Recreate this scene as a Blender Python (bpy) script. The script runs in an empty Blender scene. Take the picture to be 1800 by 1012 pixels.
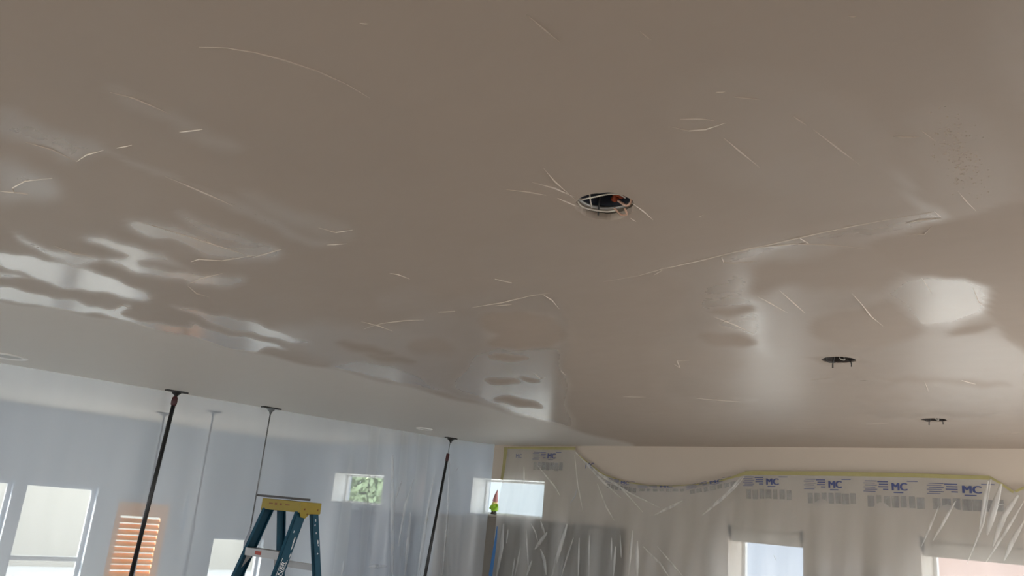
import bpy, bmesh, math, random
import numpy as np
from mathutils import Vector, Matrix, noise

# ------------------------------------------------------------------ camera, sky, lights, exposure
sc = bpy.context.scene
COL = sc.collection
random.seed(7)
rng = np.random.default_rng(7)
EYE = Vector((7.9387, -7.7903, 1.75))
FPX = 1400.0                                   # focal length in pixels of the 1800 px frame
PITCH, ROLL, YAW = math.radians(15.8), math.radians(5.2), math.radians(46.0286)
_F = Vector((0, math.cos(PITCH), math.sin(PITCH)))
_R0 = Vector((1, 0, 0)); _U0 = _R0.cross(_F)
_R = _R0 * math.cos(ROLL) + _U0 * math.sin(ROLL)
_U = _U0 * math.cos(ROLL) - _R0 * math.sin(ROLL)
_Z = Matrix.Rotation(YAW, 3, 'Z')
F, R, U = _Z @ _F, _Z @ _R, _Z @ _U
cam = bpy.data.cameras.new('camera')
cam.sensor_width = 36.0
cam.lens = 36.0 * FPX / 1800.0
cam.clip_start = 0.05
cam_ob = bpy.data.objects.new('camera', cam)
COL.objects.link(cam_ob)
cam_ob.matrix_world = Matrix(((R.x, U.x, -F.x, EYE.x), (R.y, U.y, -F.y, EYE.y), (R.z, U.z, -F.z, EYE.z), (0, 0, 0, 1)))
sc.camera = cam_ob

SKY_COLOR, SKY_STRENGTH = (0.84, 0.91, 1.0), 4.0
world = bpy.data.worlds.new('overcast_sky')
sc.world = world
world.use_nodes = True
_bg = world.node_tree.nodes['Background']
_bg.inputs[0].default_value = (*SKY_COLOR, 1)
_bg.inputs[1].default_value = SKY_STRENGTH

def area_light(name, loc, target, sx, sy, power, color):
    l = bpy.data.lights.new(name, 'AREA')
    l.shape = 'RECTANGLE'; l.size = sx; l.size_y = sy; l.energy = power; l.color = color
    o = bpy.data.objects.new(name, l); COL.objects.link(o)
    o.location = loc
    o.rotation_euler = (Vector(target) - Vector(loc)).to_track_quat('-Z', 'Y').to_euler()
    return o
# added fill lamps outside the unseen rear and right openings, brightening both rooms
area_light('fill_rear', (4.2, -12.5, 1.3), (4.2, 0, 0.4), 5.0, 2.2, 8, (1.0, 0.95, 0.88))
area_light('fill_right', (9.9, -2.2, 1.1), (4, -1.2, 1.0), 3.2, 2.0, 92, (1.0, 0.95, 0.89))
area_light('fill_far_room', (-2.4, -12.5, 1.3), (-2.4, 0, 1.2), 3.5, 2.0, 60, (0.70, 0.85, 1.0))
# low sun outside, shining through the glazed doors onto the floor of the far room
_sun = bpy.data.lights.new('sun', 'SUN'); _sun.energy = 20.0; _sun.angle = math.radians(1.0); _sun.color = (1.0, 0.93, 0.82)
_so = bpy.data.objects.new('sun', _sun); COL.objects.link(_so)
_so.rotation_euler = Vector((math.cos(math.radians(40)), math.sin(math.radians(40)), -math.tan(math.radians(35)))).to_track_quat('-Z', 'Y').to_euler()

sc.view_settings.view_transform = 'Standard'
sc.view_settings.look = 'None'
sc.view_settings.exposure = 0.0
sc.view_settings.gamma = 1.0
sc.view_settings.use_curve_mapping = False
sc.cycles.transparent_max_bounces = 24
sc.cycles.max_bounces = 10
sc.cycles.diffuse_bounces = 6
sc.cycles.caustics_reflective = False
sc.cycles.caustics_refractive = False
sc.cycles.sample_clamp_indirect = 5.0
sc.cycles.use_adaptive_sampling = False

CEIL, FLOOR = 2.65, 0.0

# ------------------------------------------------------------------ helpers
def ray(px, py):
    return F * FPX + R * (px - 900.0) + U * (506.0 - py)
def on(p, axis, val):                       # the point of a photo pixel on a plane of the room
    d = ray(*p); t = (val - EYE[axis]) / d[axis]
    return EYE + d * t
def at_depth(p, depth):
    return EYE + ray(*p) * (depth / FPX)

def link(name, mesh, m=None, parent=None):
    o = bpy.data.objects.new(name, mesh); COL.objects.link(o)
    if m is not None and not mesh.materials: mesh.materials.append(m)
    if parent is not None: o.parent = parent
    return o
class MB:
    def __init__(s): s.v = []; s.f = []
    def add(s, vs, fs):
        b = len(s.v); s.v += [tuple(v) for v in vs]; s.f += [tuple(i + b for i in f) for f in fs]
    def box(s, a, b):
        (x0, y0, z0), (x1, y1, z1) = a, b
        s.add([(x0,y0,z0),(x1,y0,z0),(x1,y1,z0),(x0,y1,z0),(x0,y0,z1),(x1,y0,z1),(x1,y1,z1),(x0,y1,z1)],
              [(0,3,2,1),(4,5,6,7),(0,1,5,4),(1,2,6,5),(2,3,7,6),(3,0,4,7)])
    def obox(s, c, ex, ey, ez):             # oriented box: centre and three half-axis vectors
        c = Vector(c); vs = []
        for k in (-1, 1):
            for (i, j) in ((-1,-1),(1,-1),(1,1),(-1,1)):
                vs.append(c + Vector(ex)*i + Vector(ey)*j + Vector(ez)*k)
        s.add(vs, [(0,3,2,1),(4,5,6,7),(0,1,5,4),(1,2,6,5),(2,3,7,6),(3,0,4,7)])
    def prism(s, poly, d):                  # polygon (3D points) extruded by vector d
        n = len(poly); d = Vector(d)
        vs = [Vector(p) for p in poly] + [Vector(p) + d for p in poly]
        s.add(vs, [tuple(range(n))[::-1], tuple(range(n, 2*n))] + [(i, (i+1) % n, n+(i+1) % n, n+i) for i in range(n)])
    def tube(s, pts, rad, n=8, cap=True):
        pts = [Vector(p) for p in pts]
        rads = rad if isinstance(rad, (list, tuple)) else [rad]*len(pts)
        vs = []; fs = []; up = None
        for i, p in enumerate(pts):
            t = (pts[min(i+1, len(pts)-1)] - pts[max(i-1, 0)]).normalized()
            if up is None:
                up = t.orthogonal().normalized()
            else:
                up = (up - t*up.dot(t)).normalized()
            w = t.cross(up)
            for k in range(n):
                a = 2*math.pi*k/n
                vs.append(p + (up*math.cos(a) + w*math.sin(a))*rads[i])
        for i in range(len(pts)-1):
            for k in range(n):
                fs.append((i*n+k, i*n+(k+1) % n, (i+1)*n+(k+1) % n, (i+1)*n+k))
        if cap:
            fs.append(tuple(range(n))[::-1]); fs.append(tuple(range((len(pts)-1)*n, len(pts)*n)))
        s.add(vs, fs)
    def lathe(s, prof, c, n=24, axis=None):  # profile [(r, h)] about +Z (or axis) through c
        ax = Vector(axis).normalized() if axis is not None else Vector((0, 0, 1))
        e1 = ax.orthogonal().normalized(); e2 = ax.cross(e1); c = Vector(c); vs = []; fs = []
        for (r, h) in prof:
            for k in range(n):
                a = 2*math.pi*k/n
                vs.append(c + ax*h + (e1*math.cos(a) + e2*math.sin(a))*r)
        for i in range(len(prof)-1):
            for k in range(n):
                fs.append((i*n+k, i*n+(k+1) % n, (i+1)*n+(k+1) % n, (i+1)*n+k))
        s.add(vs, fs)
    def build(s, name, m, parent=None, smooth=False, bevel=0):
        me = bpy.data.meshes.new(name); me.from_pydata(s.v, [], s.f)
        bm = bmesh.new(); bm.from_mesh(me)
        bmesh.ops.recalc_face_normals(bm, faces=bm.faces)
        if bevel:
            bmesh.ops.bevel(bm, geom=[e for e in bm.edges if len(e.link_faces) == 2 and e.calc_face_angle(0) > 0.5],
                            offset=bevel, segments=2, affect='EDGES', profile=0.6)
        bm.to_mesh(me); bm.free()
        if smooth: me.polygons.foreach_set('use_smooth', [True]*len(me.polygons))
        return link(name, me, m, parent)
def thing(name, label, cat, loc=(0, 0, 0), group=None):
    o = bpy.data.objects.new(name, None); COL.objects.link(o)
    o.empty_display_size = 0.1
    o['label'] = label; o['category'] = cat
    if group: o['group'] = group
    return o
def tag(o, label, cat, group=None):
    o['label'] = label; o['category'] = cat
    if group: o['group'] = group
    return o
def structure(o):
    o['kind'] = 'structure'; return o

# ------------------------------------------------------------------ materials
def new_mat(name):
    m = bpy.data.materials.new(name); m.use_nodes = True
    nt = m.node_tree
    return m, nt, nt.nodes['Principled BSDF']
def plain(name, col, rough=0.5, var=0.06, scale=6.0, metal=0.0, bump=0.0, spec=0.5, bscale=40):
    m, nt, b = new_mat(name)
    tc = nt.nodes.new('ShaderNodeTexCoord')
    nz = nt.nodes.new('ShaderNodeTexNoise'); nz.inputs['Scale'].default_value = scale; nz.inputs['Detail'].default_value = 4
    nt.links.new(tc.outputs['Object'], nz.inputs['Vector'])
    mx = nt.nodes.new('ShaderNodeMix'); mx.data_type = 'RGBA'
    mx.inputs[6].default_value = (*[c*(1-var) for c in col], 1)
    mx.inputs[7].default_value = (*[min(1, c*(1+var)) for c in col], 1)
    nt.links.new(nz.outputs['Fac'], mx.inputs[0]); nt.links.new(mx.outputs[2], b.inputs['Base Color'])
    b.inputs['Roughness'].default_value = rough; b.inputs['Metallic'].default_value = metal
    b.inputs['Specular IOR Level'].default_value = spec
    if bump:
        n2 = nt.nodes.new('ShaderNodeTexNoise'); n2.inputs['Scale'].default_value = bscale; n2.inputs['Detail'].default_value = 3
        nt.links.new(tc.outputs['Object'], n2.inputs['Vector'])
        bp = nt.nodes.new('ShaderNodeBump'); bp.inputs['Strength'].default_value = bump; bp.inputs['Distance'].default_value = 0.01
        nt.links.new(n2.outputs['Fac'], bp.inputs['Height']); nt.links.new(bp.outputs['Normal'], b.inputs['Normal'])
    return m
def film_mat(name, col, fac, gloss=0.10, rough=0.22, streak=(6, 6, 0.8), var=0.5, trans=0.5):
    """thin polythene: mostly see-through, partly scattering, with a soft sheen"""
    m = bpy.data.materials.new(name); m.use_nodes = True
    nt = m.node_tree; nt.nodes.clear()
    N, L = nt.nodes.new, nt.links.new
    out = N('ShaderNodeOutputMaterial')
    tr = N('ShaderNodeBsdfTransparent'); tr.inputs[0].default_value = (0.97, 0.98, 0.98, 1)
    df = N('ShaderNodeBsdfDiffuse'); df.inputs[0].default_value = (*col, 1)
    tl = N('ShaderNodeBsdfTranslucent'); tl.inputs[0].default_value = (*col, 1)
    gl = N('ShaderNodeBsdfGlossy'); gl.inputs['Roughness'].default_value = rough
    a = N('ShaderNodeMixShader'); a.inputs[0].default_value = trans
    L(df.outputs[0], a.inputs[1]); L(tl.outputs[0], a.inputs[2])
    tc = N('ShaderNodeTexCoord'); mp = N('ShaderNodeMapping'); mp.inputs['Scale'].default_value = streak
    nz = N('ShaderNodeTexNoise'); nz.inputs['Scale'].default_value = 1.0; nz.inputs['Detail'].default_value = 3
    L(tc.outputs['Object'], mp.inputs[0]); L(mp.outputs[0], nz.inputs['Vector'])
    mr = N('ShaderNodeMapRange'); mr.inputs[1].default_value = 0.3; mr.inputs[2].default_value = 0.7
    mr.inputs[3].default_value = fac*(1-var); mr.inputs[4].default_value = min(1, fac*(1+var))
    L(nz.outputs['Fac'], mr.inputs[0])
    b = N('ShaderNodeMixShader'); L(mr.outputs[0], b.inputs[0]); L(tr.outputs[0], b.inputs[1]); L(a.outputs[0], b.inputs[2])
    lw = N('ShaderNodeLayerWeight'); lw.inputs[0].default_value = 0.35
    mu = N('ShaderNodeMath'); mu.operation = 'MULTIPLY_ADD'; mu.inputs[1].default_value = gloss*2; mu.inputs[2].default_value = gloss*0.3
    L(lw.outputs['Fresnel'], mu.inputs[0])
    c = N('ShaderNodeMixShader'); L(mu.outputs[0], c.inputs[0]); L(b.outputs[0], c.inputs[1]); L(gl.outputs[0], c.inputs[2])
    L(c.outputs[0], out.inputs[0])
    return m
def glass_mat(name, tint):
    m = bpy.data.materials.new(name); m.use_nodes = True
    nt = m.node_tree; nt.nodes.clear()
    N, L = nt.nodes.new, nt.links.new
    out = N('ShaderNodeOutputMaterial')
    tr = N('ShaderNodeBsdfTransparent'); tr.inputs[0].default_value = (*tint, 1)
    gl = N('ShaderNodeBsdfGlossy'); gl.inputs['Roughness'].default_value = 0.02
    fr = N('ShaderNodeFresnel'); fr.inputs[0].default_value = 1.3
    mx = N('ShaderNodeMixShader'); ge = N('ShaderNodeNewGeometry'); sb = N('ShaderNodeMath'); sb.operation = 'SUBTRACT'; sb.inputs[0].default_value = 1.0; L(ge.outputs['Backfacing'], sb.inputs[1])
    mu = N('ShaderNodeMath'); mu.operation = 'MULTIPLY'; L(fr.outputs[0], mu.inputs[0]); L(sb.outputs[0], mu.inputs[1])
    L(mu.outputs[0], mx.inputs[0]); L(tr.outputs[0], mx.inputs[1]); L(gl.outputs[0], mx.inputs[2])
    L(mx.outputs[0], out.inputs[0])
    return m

def ceiling_mat():
    m, nt, b = new_mat('skim_coat_plaster')
    N, L = nt.nodes.new, nt.links.new
    tc = N('ShaderNodeTexCoord')
    g = N('ShaderNodeAttribute'); g.attribute_name = 'smoothness'
    k = N('ShaderNodeAttribute'); k.attribute_name = 'skim'
    # colour: tan plaster with faint mottling; pale paint outside the coat
    n1 = N('ShaderNodeTexNoise'); n1.inputs['Scale'].default_value = 1.3; n1.inputs['Detail'].default_value = 3
    L(tc.outputs['Object'], n1.inputs['Vector'])
    c1 = N('ShaderNodeMix'); c1.data_type = 'RGBA'
    c1.inputs[6].default_value = (0.415, 0.352, 0.298, 1); c1.inputs[7].default_value = (0.465, 0.393, 0.333, 1)
    L(n1.outputs['Fac'], c1.inputs[0])
    c2 = N('ShaderNodeMix'); c2.data_type = 'RGBA'; c2.inputs[6].default_value = (0.66, 0.63, 0.595, 1)
    L(k.outputs['Fac'], c2.inputs[0]); L(c1.outputs[2], c2.inputs[7]); L(c2.outputs[2], b.inputs['Base Color'])
    # trowelled patches: breakup of the edge, then roughness
    mp = N('ShaderNodeMapping'); mp.inputs['Scale'].default_value = (5, 11, 1); mp.inputs['Rotation'].default_value = (0, 0, math.radians(25))
    L(tc.outputs['Object'], mp.inputs[0])
    n2 = N('ShaderNodeTexNoise'); n2.inputs['Scale'].default_value = 1.0; n2.inputs['Detail'].default_value = 6; n2.inputs['Roughness'].default_value = 0.6
    L(mp.outputs[0], n2.inputs['Vector'])
    s1 = N('ShaderNodeMath'); s1.operation = 'MULTIPLY_ADD'; s1.inputs[1].default_value = 0.16; s1.inputs[2].default_value = -0.08
    L(n2.outputs['Fac'], s1.inputs[0])
    s2 = N('ShaderNodeMath'); s2.operation = 'ADD'; L(g.outputs['Fac'], s2.inputs[0]); L(s1.outputs[0], s2.inputs[1])
    mr = N('ShaderNodeMapRange'); mr.inputs[1].default_value = 0.0; mr.inputs[2].default_value = 1.0
    mr.inputs[3].default_value = 0.62; mr.inputs[4].default_value = 0.17
    L(s2.outputs[0], mr.inputs[0]); L(mr.outputs[0], b.inputs['Roughness'])
    sp = N('ShaderNodeMapRange'); sp.inputs[3].default_value = 1.25; sp.inputs[4].default_value = 2.9
    L(s2.outputs[0], sp.inputs[0]); L(sp.outputs[0], b.inputs['IOR'])
    # gentle hand-trowelled waviness
    mp2 = N('ShaderNodeMapping'); mp2.inputs['Scale'].default_value = (2.2, 5.0, 1); mp2.inputs['Rotation'].default_value = (0, 0, math.radians(35))
    L(tc.outputs['Object'], mp2.inputs[0])
    n3 = N('ShaderNodeTexNoise'); n3.inputs['Scale'].default_value = 1.0; n3.inputs['Detail'].default_value = 2.5
    L(mp2.outputs[0], n3.inputs['Vector'])
    bp = N('ShaderNodeBump'); bp.inputs['Strength'].default_value = 0.11; bp.inputs['Distance'].default_value = 0.010
    L(n3.outputs['Fac'], bp.inputs['Height']); L(bp.outputs['Normal'], b.inputs['Normal'])
    return m

M = {}
M['ceiling'] = ceiling_mat()
M['plaster'] = plain('wall_plaster', (0.55, 0.475, 0.40), 0.7, 0.05, 2.0, bump=0.05)
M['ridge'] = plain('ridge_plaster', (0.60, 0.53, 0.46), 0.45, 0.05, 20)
M['far_wall'] = plain('far_room_paint', (0.44, 0.49, 0.56), 0.7, 0.04, 2.0)
M['floor'] = plain('dust_sheeted_floor', (0.55, 0.515, 0.47), 0.75, 0.15, 3.0, bump=0.2, bscale=8)
M['far_floor'] = plain('far_room_floor', (0.62, 0.59, 0.54), 0.22, 0.06, 3.0)
M['white'] = plain('white_frame_paint', (0.80, 0.80, 0.78), 0.35, 0.03)
M['grey_frame'] = plain('grey_frame_paint', (0.52, 0.56, 0.62), 0.4, 0.03)
M['blind'] = plain('beige_blind_fabric', (0.55, 0.49, 0.42), 0.7, 0.05, 30)
M['dark'] = plain('dark_metal', (0.035, 0.032, 0.03), 0.5, 0.1)
M['roof'] = plain('roof_board', (0.3, 0.3, 0.3), 0.8)
M['glass'] = glass_mat('window_glass', (0.95, 0.97, 0.97))
M['curtain'] = film_mat('dust_barrier_film', (0.74, 0.81, 0.90), 0.42, 0.07, 0.3, (1, 1.2, 0.25), 0.10)
M['film'] = film_mat('masking_film', (0.84, 0.83, 0.81), 0.33, 0.10, 0.3, (2.5, 1, 0.6), 0.12, 0.4)
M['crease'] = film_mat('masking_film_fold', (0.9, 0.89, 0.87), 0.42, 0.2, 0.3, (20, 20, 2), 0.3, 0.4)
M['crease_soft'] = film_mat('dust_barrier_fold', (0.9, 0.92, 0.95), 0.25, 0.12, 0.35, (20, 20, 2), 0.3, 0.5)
M['yellow_tape'] = plain('yellow_masking_tape', (0.36, 0.32, 0.14), 0.6, 0.08, 20)
M['blue_tape'] = plain('blue_tape', (0.03, 0.16, 0.42), 0.5, 0.1, 20)
M['print'] = plain('blue_print_ink', (0.055, 0.075, 0.20), 0.6, 0.05)
M['print_grey'] = film_mat('grey_print_ink', (0.24, 0.26, 0.33), 0.17, 0.02, 0.5, (30, 30, 8), 0.5, 0.3)
M['pole'] = plain('black_pole', (0.012, 0.012, 0.013), 0.4, 0.1)
M['collar'] = plain('dark_red_collar', (0.05, 0.01, 0.013), 0.45, 0.1)
M['rod'] = plain('grey_rod', (0.18, 0.19, 0.20), 0.35, 0.08, metal=0.3)
M['rod_pale'] = plain('pale_rod', (0.30, 0.33, 0.38), 0.4, 0.05)
M['rod_far'] = plain('dark_grey_rod', (0.07, 0.08, 0.10), 0.4, 0.05)

# ------------------------------------------------------------------ setting: ceiling
HOLES = [(6.535, -6.085, 0.088), (6.255, -3.815, 0.083), (6.03, -1.70, 0.083)]
_rt = Vector((R.x, R.y, 0)).normalized(); _aw = Vector((-_rt.y, _rt.x, 0))

def smoothpoly(p, n=5):
    p = np.array(p, float); k = len(p); out = []
    for i in range(k):
        a, b, c, d = p[(i-1) % k], p[i], p[(i+1) % k], p[(i+2) % k]
        for t in np.arange(n)/n:
            out.append(0.5*((2*b) + (c-a)*t + (2*a-5*b+4*c-d)*t*t + (3*b-a-3*c+d)*t**3))
    return np.array(out)
def signed_dist(px, py, poly):
    d2 = np.full(px.shape, 1e18); inside = np.zeros(px.shape, bool)
    for (x0, y0), (x1, y1) in zip(poly, np.roll(poly, -1, axis=0)):
        ex, ey = x1-x0, y1-y0
        l = ex*ex+ey*ey+1e-9
        t = np.clip(((px-x0)*ex+(py-y0)*ey)/l, 0, 1)
        d2 = np.minimum(d2, (px-x0-t*ex)**2+(py-y0-t*ey)**2)
        cond = ((y0 > py) != (y1 > py)) & (px < ex*(py-y0)/(ey if abs(ey) > 1e-9 else 1e-9)+x0)
        inside ^= cond
    return np.where(inside, np.sqrt(d2), -np.sqrt(d2))
def ell(cx, cy, rx, ry, rot=0, n=12):
    r = math.radians(rot)
    return [(cx+rx*math.cos(a)*math.cos(r)-ry*math.sin(a)*math.sin(r), cy+rx*math.cos(a)*math.sin(r)+ry*math.sin(a)*math.cos(r))
            for a in np.linspace(0, 2*math.pi, n, endpoint=False)]

# trowelled patches of the skim coat: outline, smoothness, width of the feathered edge
PATCHES = [
    # right of the room
    ([(1190,150),(1320,120),(1500,180),(1560,260),(1600,350),(1480,365),(1360,340),(1250,300),(1180,230)], 0.42, 30),
    ([(1600,200),(1720,190),(1780,300),(1760,370),(1680,370),(1620,300)], 0.36, 25),
    ([(1740,0),(1830,0),(1830,165),(1770,165)], 0.40, 25),
    ([(850,430),(1000,400),(1160,470),(1100,500),(900,510),(830,480)], 0.36, 30),
    ([(1165,475),(1285,443),(1540,390),(1640,372),(1660,400),(1560,412),(1530,430),(1560,470),(1640,490),(1720,495),(1745,520),
      (1735,550),(1690,565),(1760,585),(1830,640),(1830,720),(1500,740),(1200,720),(1150,640),(1180,560),(1200,510)], 0.55, 22),
    ([(1285,446),(1400,420),(1540,392),(1640,373),(1650,395),(1560,412),(1480,420),(1400,432),(1330,455),(1290,462)], 0.80, 7),
    ([(1225,500),(1290,470),(1325,500),(1345,560),(1345,620),(1280,600),(1240,560)], 0.78, 22),
    ([(1560,500),(1640,488),(1710,492),(1742,522),(1735,548),(1690,560),(1620,575),(1570,545)], 0.82, 8),
    ([(1640,372),(1622,376),(1600,345),(1570,300),(1585,295),(1612,335)], 0.72, 7),
    ([(1330,468),(1430,452),(1540,432),(1590,478),(1545,508),(1450,510),(1385,498),(1345,522),(1318,512)], 0.12, 13),
    ([(1430,560),(1500,545),(1560,525),(1612,565),(1612,590),(1520,612),(1440,598)], 0.14, 9),
    (ell(1288,546,36,7,-3), 0.1, 5), (ell(1282,596,50,12,8), 0.08, 6), (ell(1702,578,42,8,-10), 0.05, 5),
    ([(1535,425),(1600,408),(1680,385),(1840,370),(1840,640),(1790,610),(1742,560),(1748,515),(1700,487),(1620,484),(1550,455)], 0.06, 5),
    (ell(1600,668,70,5,2), 0.2, 6), (ell(1720,672,60,6,6), 0.2, 6), (ell(1560,700,50,8,0), 0.3, 8), (ell(1700,700,60,6,0), 0.7, 6), (ell(1270,702,60,4,3), 0.75, 4),
    (ell(1640,728,120,5,0), 0.75, 5), (ell(1500,668,60,5,0), 0.75, 5), (ell(1240,640,60,20,0), 0.35, 20),
    # middle of the room
    ([(480,585),(560,565),(640,575),(720,560),(830,520),(960,515),(1000,560),(990,700),(1000,755),(850,708),(700,668),(600,645),(520,612)], 0.58, 16),
    ([(575,650),(640,636),(720,655),(790,690),(850,706),(700,672),(640,660)], 0.85, 6),
    ([(832,620),(900,612),(980,612),(1000,680),(1000,752),(930,735),(850,703),(800,680),(815,650)], 0.86, 8),
    ([(848,552),(930,550),(985,562),(995,592),(940,610),(890,615),(862,603),(882,588),(850,575)], 0.05, 5),
    (ell(890,630,30,5,3), 0.1, 4), (ell(886,671,24,5,5), 0.1, 4), (ell(912,708,44,6,8), 0.06, 4), (ell(930,667,14,3,2), 0.1, 3),
    (ell(640,612,55,7,8), 0.1, 6), (ell(690,630,40,6,8), 0.15, 5), (ell(760,610,40,14,0), 0.3, 8),
    ([(660,520),(720,505),(800,535),(830,548),(760,552),(690,545)], 0.42, 14),
    # left of the room
    ([(0,190),(60,212),(130,240),(182,263),(135,282),(80,262),(20,245),(0,232)], 0.78, 14),
    ([(0,280),(60,300),(95,318),(105,345),(40,352),(0,350)], 0.75, 20),
    ([(195,150),(260,178),(330,215),(415,248),(400,262),(330,238),(270,200),(200,168)], 0.75, 16),
    ([(180,262),(290,305),(330,322),(400,345),(470,380),(530,412),(600,428),(560,432),(480,402),(400,362),(330,325),(260,300)], 0.78, 8),
    ([(420,335),(500,360),(620,405),(600,425),(540,405),(470,375),(425,350)], 0.65, 14),
    ([(30,412),(70,430),(130,447),(172,460),(140,468),(90,452),(40,425)], 0.88, 7),
    ([(0,447),(60,452),(130,467),(200,490),(262,516),(258,528),(200,519),(130,509),(60,487),(0,470)], 1.0, 6),
    ([(0,478),(45,490),(0,488)], 0.8, 4),
    ([(0,503),(60,516),(130,528),(160,540),(205,548),(215,556),(170,553),(120,546),(60,537),(0,527)], 1.0, 5),
    ([(195,550),(225,533),(232,540),(215,552),(260,565),(330,578),(335,568),(420,590),(502,612),(460,613),(440,621),(380,613),(330,605),(240,581)], 1.0, 5),
    ([(303,540),(350,545),(420,560),(480,578),(538,600),(500,599),(440,587),(370,566)], 0.9, 5),
    ([(160,416),(240,432),(300,455),(345,480),(412,484),(420,500),(340,500),(280,488),(210,466),(178,455),(222,450),(165,430)], 0.97, 9),
    ([(228,383),(310,400),(400,430),(497,438),(482,455),(430,458),(380,450),(320,440),(250,410)], 0.95, 11),
    ([(308,374),(370,390),(440,420),(492,437),(420,432),(350,408)], 0.85, 9),
    (ell(290,468,42,7,16), 0.35, 9), (ell(330,452,40,6,16), 0.35, 9), (ell(300,432,40,6,16), 0.35, 8),
]
# the coat ends in a long feathered line; beyond it the ceiling is pale old paint
COAT_EDGE = [(-60,515),(0,529),(100,543),(200,561),(300,584),(400,610),(500,632),(600,652),(700,676),(800,701),(900,727),(1000,752),(1060,768),(1115,783)]

def axis_coords(a, b, fine0, fine1, fine, coarse):
    l = [a]
    while l[-1] < b - 1e-6:
        st = fine if fine0 <= l[-1] + 1e-9 < fine1 else coarse
        nx = l[-1] + st
        if l[-1] < fine0 < nx: nx = fine0
        l.append(min(nx, b))
    return np.array(l)
XS = axis_coords(-5.0, 10.5, -0.4, 8.6, 0.024, 0.5)
YS = axis_coords(-11.5, 0.0, -8.6, 0.0, 0.024, 0.5)
nx, ny = len(XS), len(YS)
GX, GY = np.meshgrid(XS, YS, indexing='ij')
P = np.stack([GX.ravel(), GY.ravel(), np.full(nx*ny, CEIL)], 1)
d = P - np.array(EYE)
zf = d @ np.array(F)
zs = np.where(zf > 0.2, zf, 0.2)
PX = np.where(zf > 0.2, 900 + FPX*(d @ np.array(R))/zs, 1e5)
PY = np.where(zf > 0.2, 506 - FPX*(d @ np.array(U))/zs, -1e5)
smooth = np.full(nx*ny, 0.24)
vis = (PX > -120) & (PX < 1920) & (PY > -80) & (PY < 860)
# wobble so no outline is ruler straight
wx = PX + 5*np.sin(PY*0.09+PX*0.013) + 3*np.sin(PX*0.051+1.3)
wy = PY + 2.2*np.sin(PX*0.043+0.7) + 1.5*np.sin(PX*0.11+PY*0.06)
for poly, val, soft in PATCHES:
    sp = smoothpoly(poly)
    x0, y0 = sp.min(0) - soft - 8; x1, y1 = sp.max(0) + soft + 8
    idx = np.where(vis & (wx > x0) & (wx < x1) & (wy > y0) & (wy < y1))[0]
    if not len(idx): continue
    sd = signed_dist(wx[idx], wy[idx], sp)
    t = np.clip(sd/(2*soft)+0.5, 0, 1); t = t*t*(3-2*t)
    smooth[idx] = smooth[idx]*(1-t) + val*t
ce = np.array(COAT_EDGE, float)
edge_y = np.interp(PX, ce[:, 0], ce[:, 1]) + 2.0*np.sin(PX*0.05)
skim = np.clip((edge_y - PY)/6.0 + 0.5, 0, 1)
skim = np.where(PX > 1115, 1.0, skim)
skim = np.where(zf <= 0.2, 1.0, skim)
skim = np.where(P[:, 0] < -0.2, 0.0, skim)
smooth = smooth*skim + 0.18*(1-skim)
keep = np.ones((nx-1, ny-1), bool)
blocks = []
for (hx, hy, hr) in HOLES:
    i0 = np.searchsorted(XS, hx-hr*1.5)-1; i1 = np.searchsorted(XS, hx+hr*1.5)
    j0 = np.searchsorted(YS, hy-hr*1.5)-1; j1 = np.searchsorted(YS, hy+hr*1.5)
    keep[i0:i1, j0:j1] = False
    blocks.append((i0, i1, j0, j1))
I, J = np.where(keep)
faces = np.stack([I*ny+J, I*ny+J+1, (I+1)*ny+J+1, (I+1)*ny+J], 1).tolist()   # normals down
verts = P.tolist(); sm_l = smooth.tolist(); sk_l = skim.tolist()
for (i0, i1, j0, j1), (hx, hy, hr) in zip(blocks, HOLES):
    ring = [(i, j0) for i in range(i0, i1)] + [(i1, j) for j in range(j0, j1)] + [(i, j1) for i in range(i1, i0, -1)] + [(i0, j) for j in range(j1, j0, -1)]
    b = len(verts); n = len(ring)
    for lev in range(2):
        for q, (i, j) in enumerate(ring):
            a = math.atan2(YS[j]-hy, XS[i]-hx)
            r = hr*(1 + 0.025*math.sin(3*a+hx*9) + 0.018*math.sin(7*a+hy) + 0.012*math.sin(13*a))
            q_ = Vector((r*math.cos(a), r*math.sin(a), 0)); near_ = hr > 0.085
            q_ = q_ + _aw*(q_.dot(_aw)*(0.22 if near_ else 0.0)) + _aw*(0.012 if near_ else 0)
            verts.append([hx+q_.x, hy+q_.y, CEIL + lev*(0.022 if near_ else 0.004)]); sm_l.append(0.1); sk_l.append(1.0)
    for q in range(n):
        o0 = ring[q][0]*ny+ring[q][1]; o1 = ring[(q+1) % n][0]*ny+ring[(q+1) % n][1]
        faces.append([o0, b+q, b+(q+1) % n, o1])
        faces.append([b+q, b+n+q, b+n+(q+1) % n, b+(q+1) % n])
me = bpy.data.meshes.new('ceiling')
me.from_pydata(verts, [], faces)
at = me.attributes.new('smoothness', 'FLOAT', 'POINT'); at.data.foreach_set('value', sm_l)
at = me.attributes.new('skim', 'FLOAT', 'POINT'); at.data.foreach_set('value', sk_l)
ceiling = structure(link('ceiling', me, M['ceiling']))
slab = MB(); slab.box((-6.0, -15.5, 2.95), (11.2, 1.0, 3.1))  # unseen slab blocking light, run out past the rear wall to stop the sun
structure(slab.build('roof', M['roof'], ceiling))

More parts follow.
